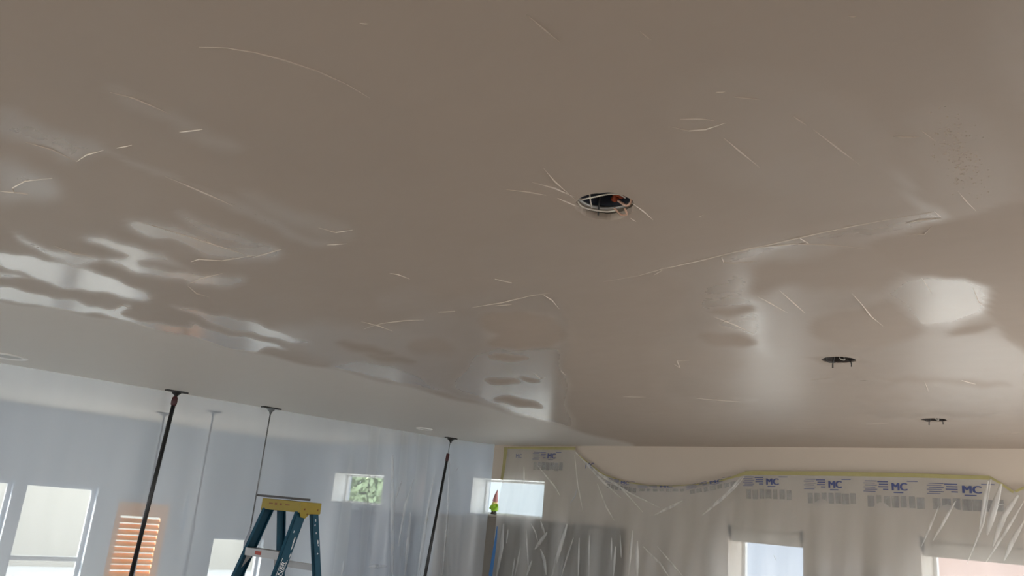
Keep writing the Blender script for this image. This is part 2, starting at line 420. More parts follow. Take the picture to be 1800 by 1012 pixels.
# ridges and scratches left by the trowel, each a low raised bead
def ridge(pts, wpx=2.0, h=0.0034):
    sp = []
    for i in range(len(pts)-1):
        for t in (0, 0.34, 0.67): sp.append(((pts[i][0]*(1-t)+pts[i+1][0]*t), (pts[i][1]*(1-t)+pts[i+1][1]*t)))
    sp.append(pts[-1])
    w3 = [on(p, 2, CEIL) for p in sp]
    vs = []; fs = []; n = len(w3)
    for i, p in enumerate(w3):
        t = (w3[min(i+1, n-1)] - w3[max(i-1, 0)]); t.z = 0; t.normalize()
        side = Vector((-t.y, t.x, 0))
        k = min(1.0, 0.25 + 1.6*min(i, n-1-i)/max(1, n-1)) * random.uniform(0.75, 1.2)
        dep = (p - EYE).dot(F)
        w = 0.95*wpx*dep/FPX*0.5*k
        vs += [p + side*w, p + Vector((0, 0, -h*k)), p - side*w]
    for i in range(n-1):
        a = i*3; b = a+3
        fs += [(a, a+1, b+1, b), (a+1, a+2, b+2, b+1)]
    mb = MB(); mb.add(vs, fs)
    return mb.build('trowel_ridge', M['ridge'], ceiling)
RIDGES = [
    ([(350,83),(400,84),(450,92),(500,105),(560,125),(610,148),(650,172)], 1.6),
    ([(193,162),(235,172),(270,187),(300,201)], 1.8), ([(45,250),(90,262),(135,284)], 2.2), ([(135,284),(152,272),(182,264)], 2.6),
    ([(205,260),(232,255)], 2.2), ([(315,232),(356,227)], 1.8), ([(0,336),(50,340)], 2.0), ([(92,313),(45,318),(22,330),(25,338),(50,342)], 2.0),
    ([(290,310),(330,326),(370,343),(410,362)], 2.0), ([(240,388),(330,415),(400,437),(445,452)], 1.8), ([(445,452),(495,438)], 2.0),
    ([(450,448),(390,458),(350,455),(336,460),(345,465)], 1.8), ([(330,500),(350,490),(375,484),(392,480)], 2.8), ([(330,502),(345,515),(368,522)], 1.8),
    ([(95,432),(130,445),(160,450)], 1.6), ([(200,548),(212,535),(232,542)], 2.0), ([(560,400),(590,408),(620,404)], 1.4), ([(575,430),(610,428)], 1.6),
    ([(635,565),(665,572),(690,582)], 1.6), ([(640,578),(670,568),(710,563),(745,562)], 1.5), ([(685,480),(700,482),(720,490)], 1.4),
    ([(830,540),(880,532),(930,520),(970,514)], 1.8), ([(870,537),(900,535)], 1.8), ([(955,518),(970,527),(983,543)], 2.4), ([(770,548),(800,547)], 1.3),
    ([(870,490),(900,497)], 1.2), ([(935,320),(975,330),(1010,346)], 1.8), ([(955,295),(975,318),(1010,350)], 1.4), ([(890,333),(930,337),(960,343)], 1.3),
    ([(980,348),(1000,356),(1018,364)], 1.6), ([(1110,356),(1130,370),(1148,386)], 1.8), ([(1108,383),(1118,389)], 1.4), ([(1228,381),(1238,377)], 1.6),
    ([(925,25),(950,45),(985,75)], 1.2), ([(632,40),(648,42)], 1.6),
    ([(1175,222),(1210,229),(1240,227),(1275,216)], 1.4), ([(1195,209),(1230,208),(1255,211)], 1.2), ([(1272,242),(1300,265),(1335,294)], 1.8), ([(1290,170),(1335,174)], 1.4),
    ([(1392,202),(1418,220)], 1.6), ([(1430,228),(1470,258),(1512,290)], 1.8), ([(1258,162),(1275,161)], 1.3), ([(1570,240),(1618,240)], 1.1),
    ([(1618,228),(1645,248)], 1.6), ([(1683,335),(1700,355),(1716,371)], 2.0), ([(1490,28),(1505,29)], 1.3), ([(1125,55),(1145,70)], 1.1),
    ([(1060,495),(1120,485),(1165,472),(1230,458),(1285,444),(1350,430),(1420,414),(1500,397),(1580,382),(1642,372)], 2.2),
    ([(1283,446),(1268,452),(1272,460),(1290,462),(1330,459)], 2.0), ([(1150,483),(1165,474)], 2.4), ([(1400,415),(1422,428)], 2.0),
    ([(1290,440),(1330,434),(1400,428),(1460,430),(1520,437)], 1.3), ([(1642,371),(1655,382)], 2.4), ([(1592,392),(1620,386),(1655,383)], 1.8), ([(1595,411),(1625,411),(1638,398)], 2.4),
    ([(1497,515),(1515,535),(1530,555),(1552,573)], 2.6), ([(1620,488),(1638,515)], 2.0), ([(1710,505),(1720,530),(1728,535)], 1.6),
    ([(1255,557),(1290,570),(1325,586)], 2.4), ([(1330,520),(1355,533),(1385,550)], 1.6), ([(1370,510),(1395,532),(1415,550)], 1.4),
    ([(1185,640),(1195,646),(1190,634),(1212,633)], 1.5), ([(1425,668),(1463,662)], 1.8), ([(1625,670),(1632,688)], 1.5), ([(1690,668),(1715,675)], 1.6),
    ([(1400,755),(1412,755)], 2.6), ([(1413,745),(1436,745)], 2.2), ([(1523,745),(1560,744)], 3.0), ([(1095,697),(1135,698)], 1.4), ([(1225,700),(1300,706)], 2.0),
    ([(1755,762),(1800,760)], 1.6), ([(985,650),(995,660)], 1.3), ([(938,655),(950,665),(960,663)], 1.4),
]
for r in RIDGES: ridge(*r)
# pitted spot near the right edge: raised bumps whose own shading stands in for pits
pit = MB()
for k in range(230):
    px = random.gauss(1685, 26) ; py = 270 + (px-1685)*0.9 + random.gauss(0, 32)
    if not (1635 < px < 1745 and 185 < py < 360): continue
    c = on((px, py), 2, CEIL); r = random.uniform(0.001, 0.0024)
    pit.lathe([(r, 0.0), (r*0.8, -r*0.7), (0.0001, -r*1.1)], c, 6)
o = pit.build('pit_bumps', M['plaster'], ceiling); o['kind'] = 'stuff'

# ------------------------------------------------------------------ setting: walls, floor, windows
def wall_mesh(fixed, a0, a1, u0, u1, z0, z1, openings):
    """wall slab between a0 and a1 on the fixed axis ('x' or 'y') with rectangular openings (u0,u1,z0,z1)"""
    us = sorted({u0, u1, *[o[0] for o in openings], *[o[1] for o in openings]})
    zs_ = sorted({z0, z1, *[o[2] for o in openings], *[o[3] for o in openings]})
    mb = MB()
    def solid(i, j):
        if not (0 <= i < len(us)-1 and 0 <= j < len(zs_)-1): return False
        cu, cz = (us[i]+us[i+1])/2, (zs_[j]+zs_[j+1])/2
        return not any(o[0] < cu < o[1] and o[2] < cz < o[3] for o in openings)
    def pt(a, u, z): return (a, u, z) if fixed == 'x' else (u, a, z)
    for i in range(len(us)-1):
        for j in range(len(zs_)-1):
            if not solid(i, j): continue
            A, B, C_, D = (us[i], zs_[j]), (us[i+1], zs_[j]), (us[i+1], zs_[j+1]), (us[i], zs_[j+1])
            for a in (a0, a1):
                mb.add([pt(a, *A), pt(a, *B), pt(a, *C_), pt(a, *D)], [(0, 1, 2, 3)])
            for (p, q, ni, nj) in ((A, B, i, j-1), (B, C_, i+1, j), (C_, D, i, j+1), (D, A, i-1, j)):
                if not solid(ni, nj):
                    mb.add([pt(a0, *p), pt(a0, *q), pt(a1, *q), pt(a1, *p)], [(0, 1, 2, 3)])
    return mb
def weld(o):
    bm = bmesh.new(); bm.from_mesh(o.data); bmesh.ops.remove_doubles(bm, verts=bm.verts, dist=1e-5)
    bmesh.ops.recalc_face_normals(bm, faces=bm.faces); bm.to_mesh(o.data); bm.free()
W1 = (3.44, 4.25, 0.40, 1.84); W2 = (5.33, 6.75, 0.40, 1.87)
CL1 = (-4.07, -2.66, 1.70, 2.17); CL2 = (-0.58, 0.80, 1.72, 2.20)
o = structure(wall_mesh('y', 0.0, 0.36, -0.2, 9.5, 0, 2.95, [W1, W2, (-0.2, CL2[1], CL2[2], CL2[3])]).build('wall_back', M['plaster'])); weld(o)
o = structure(wall_mesh('y', 0.0, 0.36, -5.3, -0.2, 0, 2.95, [CL1, (CL2[0], -0.2, CL2[2], CL2[3])]).build('wall_far', M['far_wall'])); weld(o)
DA = (-5.75, -4.54, 0.08, 1.60); DB = (-4.39, -3.42, 0.08, 1.60); DC = (-3.10, -2.30, 0.08, 1.42); DS = (-2.09, -2.02, 1.03, 1.66); DD = (-1.5, -0.6, 0.08, 0.98)  # unseen low glazing at shutter and last window added for ceiling reflections
o = structure(wall_mesh('x', -5.25, -5.0, -11.5, 0.0, 0, 2.95, [DA, DB, DC, DS, DD]).build('wall_left', M['far_wall'])); weld(o)
o = structure(wall_mesh('x', 9.3, 9.5, -11.5, 0.36, 0, 2.95, [(-4.6, -0.7, 0.1, 2.3)]).build('wall_right', M['plaster'])); weld(o)  # unseen wall set nearer, its opening added to light the ceiling
o = structure(wall_mesh('y', -11.7, -11.5, -5.25, 10.7, 0, 2.95, [(2.0, 8.0, 0.1, 2.3), (-4.2, -0.6, 0.1, 2.2)]).build('wall_rear', M['plaster'])); weld(o)  # unseen openings added for light, sized to the room's brightness
f = MB(); f.box((-0.2, -11.5, -0.1), (10.5, 0, 0)); structure(f.build('floor', M['floor']))
f = MB(); f.box((-5.0, -11.5, -0.1), (-0.2, 0, 0)); structure(f.build('floor_far', M['far_floor']))

def window(name, fixed, a_frame, op, fw, fm, rail=None, mull=None, ft=0.05):
    u0, u1, z0, z1 = op
    root = bpy.data.objects.new(name, None); COL.objects.link(root); structure(root)
    def bx(mb, ua, ub, za, zb, t=ft, da=0.0):
        if fixed == 'x': mb.box((a_frame-t+da, ua, za), (a_frame+da, ub, zb))
        else: mb.box((ua, a_frame+da, za), (ub, a_frame+t+da, zb))
    mb = MB()
    bx(mb, u0, u0+fw, z0, z1); bx(mb, u1-fw, u1, z0, z1); bx(mb, u0+fw, u1-fw, z0, z0+fw); bx(mb, u0+fw, u1-fw, z1-fw, z1)
    mb.build('frame', fm, root, bevel=0.004)
    if rail:
        mb = MB(); bx(mb, u0+fw, u1-fw, rail-0.03, rail+0.03, ft*0.8); mb.build('rail', fm, root)
    if mull:
        mb = MB(); bx(mb, mull-0.02, mull+0.02, z0+fw, z1-fw, ft*0.8); mb.build('mullion', fm, root)
    mb = MB(); bx(mb, u0+fw*0.8, u1-fw*0.8, z0+fw*0.8, z1-fw*0.8, 0.006, -0.02 if fixed == 'x' else 0.02); mb.build('pane', M['glass'], root)
    return root
w = window('window_1', 'y', 0.30, W1, 0.03, M['white'])
def valance(w, x0, x1, z1):
    mb = MB(); mb.box((x0+0.02, 0.02, z1-0.155), (x1-0.02, 0.12, z1-0.005)); mb.build('blind_valance', M['blind'], w, bevel=0.006)
    mb = MB(); mb.lathe([(0.028, 0), (0.028, x1-x0-0.06)], (x0+0.03, 0.03, z1-0.05), 14, (1, 0, 0)); mb.build('roller', M['blind'], w, smooth=True)
    for x in (x0+0.004, x1-0.018):
        mb = MB(); mb.box((x, -0.012, z1-0.11), (x+0.014, 0.10, z1+0.01)); mb.build('bracket', M['dark'], w)
valance(w, W1[0], W1[1], W1[3])
w = window('window_2', 'y', 0.30, W2, 0.03, M['white']); valance(w, W2[0], W2[1], W2[3])
def reveal(w, op):
    for (a, b) in (((op[0], 0.002, op[2]), (op[0]+0.008, 0.26, op[3])), ((op[1]-0.008, 0.002, op[2]), (op[1], 0.26, op[3])),
                   ((op[0], 0.002, op[2]), (op[1], 0.26, op[2]+0.008)), ((op[0], 0.002, op[3]-0.008), (op[1], 0.26, op[3]))):
        mb = MB(); mb.box(a, b); mb.build('reveal_board', M['white'], w)
reveal(window('window_3', 'y', 0.26, CL2, 0.035, M['white']), CL2)
reveal(window('window_4', 'y', 0.26, CL1, 0.035, M['white']), CL1)
window('window_5', 'x', -5.12, DA, 0.05, M['grey_frame'], rail=0.57)
window('window_6', 'x', -5.12, DB, 0.05, M['grey_frame'], rail=0.57)
window('window_9', 'x', -5.12, DD, 0.04, M['grey_frame'])
window('window_7', 'x', -5.18, DC, 0.04, M['grey_frame'])
window('window_8', 'x', -5.12, DS, 0.008, M['white'])

# ------------------------------------------------------------------ outdoors, seen only through the windows
M['bright_ground'] = plain('pale_ground', (0.74, 0.73, 0.70), 0.9, 0.2, 4, bump=0.3)  # ground coloured pale to throw brighter reflections onto the ceiling
M['cream'] = plain('cream_render', (0.52, 0.48, 0.41), 0.8, 0.05)
M['pink'] = plain('pink_render', (0.165, 0.115, 0.107), 0.8, 0.05)
M['pale_blue'] = plain('pale_blue_cladding', (0.105, 0.125, 0.165), 0.7, 0.05)
M['pale_grey'] = plain('pale_grey_render', (0.125, 0.15, 0.175), 0.8, 0.05)
M['tile'] = plain('roof_tile', (0.25, 0.13, 0.09), 0.8, 0.2)
M['leaf'] = plain('leaf', (0.36, 0.45, 0.25), 0.7, 0.12, 3)
M['bark'] = plain('bark', (0.12, 0.09, 0.06), 0.9, 0.2)
M['orange'] = plain('orange_wood', (0.92, 0.42, 0.06), 0.5, 0.12, 12)
M['peach'] = plain('peach_frame_wood', (0.72, 0.44, 0.26), 0.5, 0.08, 8)
f = MB(); f.box((-60, -60, -0.3), (60, 60, -0.12)); structure(f.build('ground', M['bright_ground']))
def house(name, lab, x0, y0, x1, y1, h, m):
    t = thing(name, lab, 'house')
    mb = MB(); mb.box((x0, y0, -0.12), (x1, y1, h)); mb.build('wall', m, t)
    xm, ym = (x0+x1)/2, (y0+y1)/2; e = 0.3
    mb = MB()
    if x1-x0 > y1-y0:
        mb.add([(x0-e,y0-e,h),(x1+e,y0-e,h),(x1+e,y1+e,h),(x0-e,y1+e,h),(x0,ym,h+1.3),(x1,ym,h+1.3)], [(0,1,5,4),(1,2,5),(2,3,4,5),(3,0,4),(3,2,1,0)])
    else:
        mb.add([(x0-e,y0-e,h),(x1+e,y0-e,h),(x1+e,y1+e,h),(x0-e,y1+e,h),(xm,y0,h+1.3),(xm,y1,h+1.3)], [(0,1,4),(1,2,5,4),(2,3,5),(3,0,4,5),(3,2,1,0)])
    mb.build('roof', M['tile'], t)
    return t
house('neighbouring_house', 'cream rendered house outside the left windows, behind the plastic', -16, -14, -11.0, 4, 3.0, M['cream'])
house('neighbouring_house', 'pink rendered house outside the right-hand window of the back wall', 2.75, 7.0, 7.5, 11, 3.4, M['pink'])
house('neighbouring_house', 'pale blue clad house outside the window left of the pink one', -2.6, 7.2, 1.7, 11.0, 3.1, M['pale_blue'])
trunk = on((640, 860), 1, 6.0)
house('neighbouring_house', 'grey-white house added outside the high window with the gnome to dim its sky', -13.0, 9.5, -4.6, 14, 4.2, M['pale_grey'])  # house added to block the bright sky in the gnome's window
t = thing('leafy_tree', 'green leafy tree outside the small high window left of the poles', 'tree')
mb = MB(); mb.tube([(trunk.x, 6, -0.12), (trunk.x+0.05, 6, 1.0), (trunk.x, 6.05, 1.9)], [0.12, 0.10, 0.06], 10); mb.build('trunk', M['bark'], t, smooth=True)
mb = MB()
for k in range(2600):
    v = Vector((random.gauss(0, 1), random.gauss(0, 1), random.gauss(0, 1))).normalized()*random.uniform(0.55, 1.0)
    c = Vector((trunk.x, 6, 2.1)) + Vector((v.x*0.95, v.y*0.9, v.z*1.1))
    e1 = Vector((random.gauss(0, 1), random.gauss(0, 1), random.gauss(0, 1))).normalized(); e2 = e1.orthogonal().normalized()
    s = random.uniform(0.08, 0.16)
    mb.add([c-e1*s, c+e2*s*0.45, c+e1*s, c-e2*s*0.45], [(0, 1, 2), (0, 2, 3)])
o = mb.build('leaves', M['leaf'], t); o['kind'] = 'stuff'
t = thing('wooden_shutter', 'orange slatted wooden shutter in the left wall window behind plastic', 'shutter')
mb = MB()
SZ = 0.3
for (a, b, c, d_) in ((DC[0], DC[0]+0.1, SZ, DC[3]), (DC[1]-0.1, DC[1], SZ, DC[3]), (DC[0]+0.1, DC[1]-0.1, DC[3]-0.2, DC[3]), (DC[0]+0.1, DC[1]-0.1, SZ, SZ+0.06)):
    mb.box((-5.10, a, c), (-5.06, b, d_))
mb.build('frame', M['peach'], t)
z = SZ+0.09
while z < DC[3]-0.22:
    mb = MB(); mb.obox((-5.08, (DC[0]+DC[1])/2, z), (0.028, 0, -0.028), (0, (DC[1]-DC[0])/2-0.1, 0), (0.004, 0, 0.004)); mb.build('slat', M['orange'], t)
    z += 0.085

# ------------------------------------------------------------------ furniture behind the plastic
M['taupe'] = plain('taupe_cupboard', (0.20, 0.175, 0.15), 0.5, 0.08, 3)
M['slate'] = plain('slate_blue_block', (0.24, 0.28, 0.36), 0.5, 0.06, 3)
M['navy'] = plain('navy_panel', (0.03, 0.04, 0.09), 0.4, 0.05)
def cupboard(lab, x0, x1, z1, depth, n, m):
    t = thing('tall_cupboard', lab, 'cupboard')
    mb = MB(); mb.box((x0, -depth+0.02, 0), (x1, -0.005, z1)); mb.build('body', m, t)
    wd = (x1-x0)/n
    for k in range(n):
        mb = MB(); mb.box((x0+k*wd+0.006, -depth, 0.06), (x0+(k+1)*wd-0.006, -depth+0.02, z1-0.02)); d_ = mb.build('door', m, t, bevel=0.003)
        mb = MB(); mb.tube([(x0+(k+0.88)*wd, -depth-0.012, 0.95), (x0+(k+0.88)*wd, -depth-0.012, 1.15)], 0.005, 6); mb.build('handle', M['dark'], d_)
    return t
cupboard('taupe cupboard under the high window, behind the clear masking film', -0.56, 2.12, 1.70, 0.10, 3, M['taupe'])
cupboard('grey-blue cupboard shape added for a darker area under the small window behind the dust curtain', -3.25, -1.75, 1.60, 0.12, 2, M['slate'])  # cupboard shape added to darken this stretch of the back wall
cupboard('taupe narrow cupboard at the corner behind the dust curtain', -1.15, -0.60, 1.67, 0.10, 1, M['taupe'])
mb = MB(); mb.box((4.36, -0.05, 0.95), (5.16, -0.005, 1.43)); o = mb.build('wall_screen', M['navy'], bevel=0.006)
tag(o, 'dark navy screen on the wall between the two right windows', 'screen')

# garden gnome on the sill of the high window
M['hat'] = plain('dull_pink_hat', (0.50, 0.22, 0.20), 0.6, 0.1)
M['skin'] = plain('painted_skin', (0.70, 0.42, 0.25), 0.6, 0.05)
M['lime'] = plain('lime_coat', (0.35, 0.62, 0.03), 0.5, 0.08)
M['boot'] = plain('dark_boots', (0.06, 0.05, 0.04), 0.5, 0.1)
M['beard'] = plain('yellow_beard', (0.72, 0.60, 0.20), 0.7, 0.1)
gp = on((869, 899), 1, 0.08); gx, gy, gz = gp.x, 0.08, 1.72
t = thing('garden_gnome', 'small garden gnome in pointed pink hat and lime coat on window sill', 'figurine')
mb = MB()
for s in (-1, 1): mb.lathe([(0.0005, 0.0), (0.022, 0.004), (0.024, 0.02), (0.016, 0.045), (0.014, 0.06)], (gx+s*0.026, gy-0.01, gz), 12)
mb.build('boots', M['boot'], t, smooth=True)
mb = MB(); mb.lathe([(0.02, 0.045), (0.05, 0.055), (0.056, 0.09), (0.05, 0.125), (0.035, 0.15), (0.0005, 0.16)], (gx, gy, gz), 18)
for s in (-1, 1): mb.tube([(gx+s*0.04, gy, gz+0.14), (gx+s*0.065, gy-0.01, gz+0.10), (gx+s*0.045, gy-0.045, gz+0.085)], [0.018, 0.016, 0.012], 8)
mb.build('coat', M['lime'], t, smooth=True)
mb = MB(); mb.lathe([(0.0005, 0.135), (0.028, 0.15), (0.034, 0.17), (0.028, 0.195), (0.0005, 0.205)], (gx, gy, gz), 16)
mb.lathe([(0.0005, -0.012), (0.010, 0), (0.0005, 0.012)], (gx, gy-0.036, gz+0.172), 8)
mb.build('head', M['skin'], t, smooth=True)
mb = MB(); mb.lathe([(0.0005, 0.0), (0.020, 0.025), (0.030, 0.05), (0.022, 0.062)], (gx, gy-0.022, gz+0.105), 12); mb.build('beard', M['beard'], t, smooth=True)
mb = MB(); mb.lathe([(0.040, 0.180), (0.037, 0.192), (0.030, 0.23), (0.020, 0.275), (0.010, 0.315), (0.0005, 0.345)], (gx, gy, gz), 16)
for v_i, v in enumerate(mb.v):
    k = max(0, (v[2]-gz-0.2)/0.15); mb.v[v_i] = (v[0]+0.03*k*k, v[1], v[2])
mb.build('hat', M['hat'], t, smooth=True)

# ------------------------------------------------------------------ plastic dust curtain across the room
XC = -0.34
def curtain_x(y, z):
    fold = math.exp(-((y+1.3)/1.1)**2)
    a = 0.006 + 0.05*fold*(0.25+0.75*(1-z/CEIL))
    return XC + 0.30*math.exp((y+0.14)/0.28) + a*(math.sin(y*7.5+0.25*math.sin(z*2)) + 0.5*math.sin(y*16+z*0.8)) + 0.012*noise.noise(Vector((0, y*1.2, z*0.6)))
mb = MB(); ys = np.linspace(-11.4, -0.14, 420); zz = np.linspace(0.01, CEIL-0.002, 36)
vs = [(curtain_x(y, z), y, z) for y in ys for z in zz]; nz = len(zz)
fs = [(i*nz+j, (i+1)*nz+j, (i+1)*nz+j+1, i*nz+j+1) for i in range(len(ys)-1) for j in range(nz-1)]
mb.add(vs, fs)
curtain = thing('dust_curtain', 'bluish clear plastic sheet hung from the ceiling along the black poles', 'plastic sheet')
mb.build('sheet', M['curtain'], curtain, smooth=True)
def strip(pts, w, plane, off, m, name, parent, taper=True):
    """narrow strip of film lying just in front of a sheet (plane = (axis, value))"""
    ax, val = plane
    w3 = [on(p, ax, val) for p in pts]; n = len(w3)
    nrm = Vector((1, 0, 0)) if ax == 0 else Vector((0, -1, 0))
    vs = []; fs = []
    for i, p in enumerate(w3):
        t = (w3[min(i+1, n-1)]-w3[max(i-1, 0)]).normalized(); s = t.cross(nrm).normalized()
        k = (0.25+0.75*math.sin(math.pi*min(1, max(0.04, i/(n-1))))) if taper else 1
        ww = w*((p-EYE).dot(F))/FPX*0.5*k
        vs += [p+s*ww+nrm*off, p+nrm*(off+ww*0.7), p-s*ww+nrm*off]
    for i in range(n-1):
        a = i*3; b = a+3; fs += [(a, a+1, b+1, b), (a+1, a+2, b+2, b+1)]
    mb = MB(); mb.add(vs, fs)
    return mb.build(name, m, parent, smooth=True)
def dense(pts, n=6):
    out = []
    for (a, b) in zip(pts[:-1], pts[1:]):
        for t in np.arange(n)/n: out.append((a[0]+(b[0]-a[0])*t, a[1]+(b[1]-a[1])*t))
    return out + [pts[-1]]
for pts, w_ in [([(790,812),(787,900),(778,1012)], 5), ([(764,830),(752,900),(738,1012)], 4), ([(760,850),(745,940),(735,1012)], 7), ([(727,842),(712,890),(700,960)], 6),
                ([(706,845),(696,875)], 4), ([(722,900),(712,1012)], 9), ([(605,985),(600,1012)], 6), 
                ([(820,800),(800,830)], 2), ([(648,996),(680,995)], 8), ([(690,800),(690,1012)], 10)]:
    strip(dense(pts), w_, (0, XC+0.075), 0.0, M['crease_soft'], 'fold', curtain)

# ------------------------------------------------------------------ printed masking film over the back wall
TOP = [(893,787),(950,788),(1010,790),(1030,812),(1060,833),(1100,847),(1140,853),(1180,854),(1225,851),(1262,846),(1290,838),(1312,831),
       (1400,831),(1500,832),(1600,834),(1740,838),(1760,850),(1782,864),(1800,856),(1860,850),(1960,850)]
YF = -0.06
top3 = [on(p, 1, YF) for p in TOP]
tx = [p.x for p in top3]; tz = [min(p.z, CEIL-0.004) for p in top3]
def film_y(x, z, zt):
    k = max(0, min(1, (zt-z)/0.9))
    return YF - 0.10*k*k*(3-2*k) - 0.022*k*(math.sin(x*11+z*1.2)+0.6*math.sin(x*23+1-z)) - 0.012*k*noise.noise(Vector((x*3, z*1.3, 0)))
xs_f = np.linspace(tx[0], tx[-1], 300); nzf = 44
vs = []
for x in xs_f:
    zt = float(np.interp(x, tx, tz))
    for j in range(nzf):
        z = 0.01 + (zt-0.01)*j/(nzf-1)
        vs.append((x, film_y(x, z, zt), z))
fs = [(i*nzf+j, (i+1)*nzf+j, (i+1)*nzf+j+1, i*nzf+j+1) for i in range(len(xs_f)-1) for j in range(nzf-1)]
mb = MB(); mb.add(vs, fs)
film = thing('masking_film', 'clear printed masking film taped in a sagging line along the back wall', 'plastic sheet')
mb.build('sheet', M['film'], film, smooth=True)
FOLDS = [
    ([(1012,795),(1035,820),(1062,848),(1092,875)], 4), ([(1016,800),(1060,838),(1110,868),(1160,892)], 3), ([(1010,800),(1015,850),(1025,900)], 3), ([(945,818),(975,855),(985,872)], 3),
    ([(1045,825),(1090,855),(1130,900)], 3), ([(1050,850),(1065,890),(1080,915)], 3), ([(921,820),(921,850)], 4),
    ([(1303,838),(1275,870),(1235,905)], 6), ([(1308,838),(1290,858),(1262,885)], 3), ([(1130,960),(1160,990),(1175,1012)], 4), ([(1155,960),(1200,1012)], 3),
    ([(1737,845),(1730,880),(1722,930)], 6), ([(1742,842),(1728,920),(1700,990)], 4), ([(1680,880),(1640,950)], 5), ([(1650,890),(1620,960)], 4),
    ([(1800,880),(1770,930),(1733,988)], 5), ([(1800,915),(1780,950),(1765,985)], 8), ([(1790,870),(1765,905),(1745,960)], 10), ([(1760,850),(1745,900),(1735,940)], 12), ([(1745,886),(1765,887)], 3),
    ([(925,930),(926,960),(929,1000)], 4), ([(933,920),(941,935),(945,950)], 3), ([(950,915),(958,940)], 5), ([(962,935),(940,965)], 8), ([(950,965),(957,985),(960,1010)], 7),
    ([(997,920),(985,960),(970,1012)], 9), ([(1008,945),(998,975),(987,1012)], 4), ([(1112,932),(1109,965),(1105,1012)], 5), ([(1075,945),(1074,985)], 4), ([(1090,940),(1092,980)], 3), ([(1082,960),(1078,1012)], 5),
    ([(885,920),(882,960),(873,1012)], 9), ([(893,930),(890,955)], 4), ([(905,980),(900,1012)], 4), ([(1036,940),(1035,1012)], 4), ([(1018,945),(1016,1012)], 4), ([(915,960),(905,1012)], 4), ([(935,985),(925,1012)], 5),
    ([(1120,950),(1120,1012)], 8), ([(1200,880),(1150,905)], 5), ([(1360,975),(1365,985)], 2),
]
for pts, w_ in FOLDS: strip(dense(pts), w_, (1, YF-0.145), 0.0, M['crease'], 'fold', film)
mb = strip(dense([(1014,858),(1011,872),(1002,884)]), 2, (1, YF-0.15), 0, M['rod_pale'], 'dark_fold', film)
# yellow tape along the top, blue strip at the corner
def tape(pts, wpx, off, name, m, parent, ax=1, val=YF):
    w3 = [on(p, ax, val) for p in pts]; n = len(w3); vs = []; fs = []
    nrm = Vector((0, -1, 0)) if ax == 1 else Vector((1, 0, 0))
    for i, p in enumerate(w3):
        t = (w3[min(i+1, n-1)]-w3[max(i-1, 0)]).normalized(); s = t.cross(nrm).normalized()
        wp = wpx[i] if isinstance(wpx, (list, tuple)) else wpx
        ww = wp*((p-EYE).dot(F))/FPX*0.5
        vs += [p+s*ww+nrm*off, p-s*ww+nrm*off, p+s*ww+nrm*(off+0.0015), p-s*ww+nrm*(off+0.0015)]
    for i in range(n-1):
        a = i*4; b = a+4
        fs += [(a, b, b+1, a+1), (a+2, a+3, b+3, b+2), (a, a+2, b+2, b), (a+1, b+1, b+3, a+3)]
    mb = MB(); mb.add(vs, fs); return mb.build(name, m, parent)
tape([(1310,831),(1400,831.5),(1500,833),(1600,835),(1740,839.5)], 7, 0.004, 'tape', M['yellow_tape'], film)
tape([(1740,838),(1760,850),(1782,865)], 4, 0.006, 'tape', M['yellow_tape'], film)
tape([(1785,864),(1800,857),(1860,851)], 4, 0.006, 'tape', M['yellow_tape'], film)
tape([(893,787),(950,787.5),(1012,788)], [3, 5, 5], 0.004, 'tape', M['yellow_tape'], film)
tape([(890,786),(887,815),(883,843)], [9, 7, 7], 0.008, 'tape', M['yellow_tape'], film)
tape([(1018,800),(1060,833),(1100,847),(1140,853),(1180,854),(1225,851),(1262,846),(1290,838),(1312,831)], [2,2,1.5,1.5,1.5,2,2.5,4,6], 0.006, 'tape', M['yellow_tape'], film)
tape([(874,925),(872,945),(867,980),(862,1012)], [2, 5, 8, 9], 0.0, 'zip_strip', M['blue_tape'], film, 1, -0.24)

# print on the film: logo with lines of small text, repeated along the top
def text_mesh(body, size, m, parent, name, loc, rot, scale=(1, 1, 1), extrude=0.0004, bold=0.0, fat=0.0):
    c = bpy.data.curves.new(name, 'FONT'); c.body = body; c.size = size; c.extrude = extrude; c.offset = bold
    c.resolution_u = 3; c.align_x = 'LEFT'
    o = bpy.data.objects.new(name, c); COL.objects.link(o)
    dg = bpy.context.evaluated_depsgraph_get()
    me_ = bpy.data.meshes.new_from_object(o.evaluated_get(dg))
    bpy.data.objects.remove(o); bpy.data.curves.remove(c)
    me_.materials.clear(); me_.materials.append(m)
    if fat:
        mb = MB(); V = [v.co.copy() for v in me_.vertices]; Fc = [tuple(p.vertices) for p in me_.polygons]
        for k in (-1, 0, 1): mb.add([(v.x+k*fat, v.y, v.z+0.0001*k) for v in V], Fc)
        m2 = bpy.data.meshes.new(name); m2.from_pydata(mb.v, [], mb.f); m2.materials.append(m); me_ = m2
    o2 = bpy.data.objects.new(name, me_); COL.objects.link(o2); o2.parent = parent
    o2.matrix_world = Matrix.LocRotScale(Vector(loc), rot, Vector(scale))
    return o2
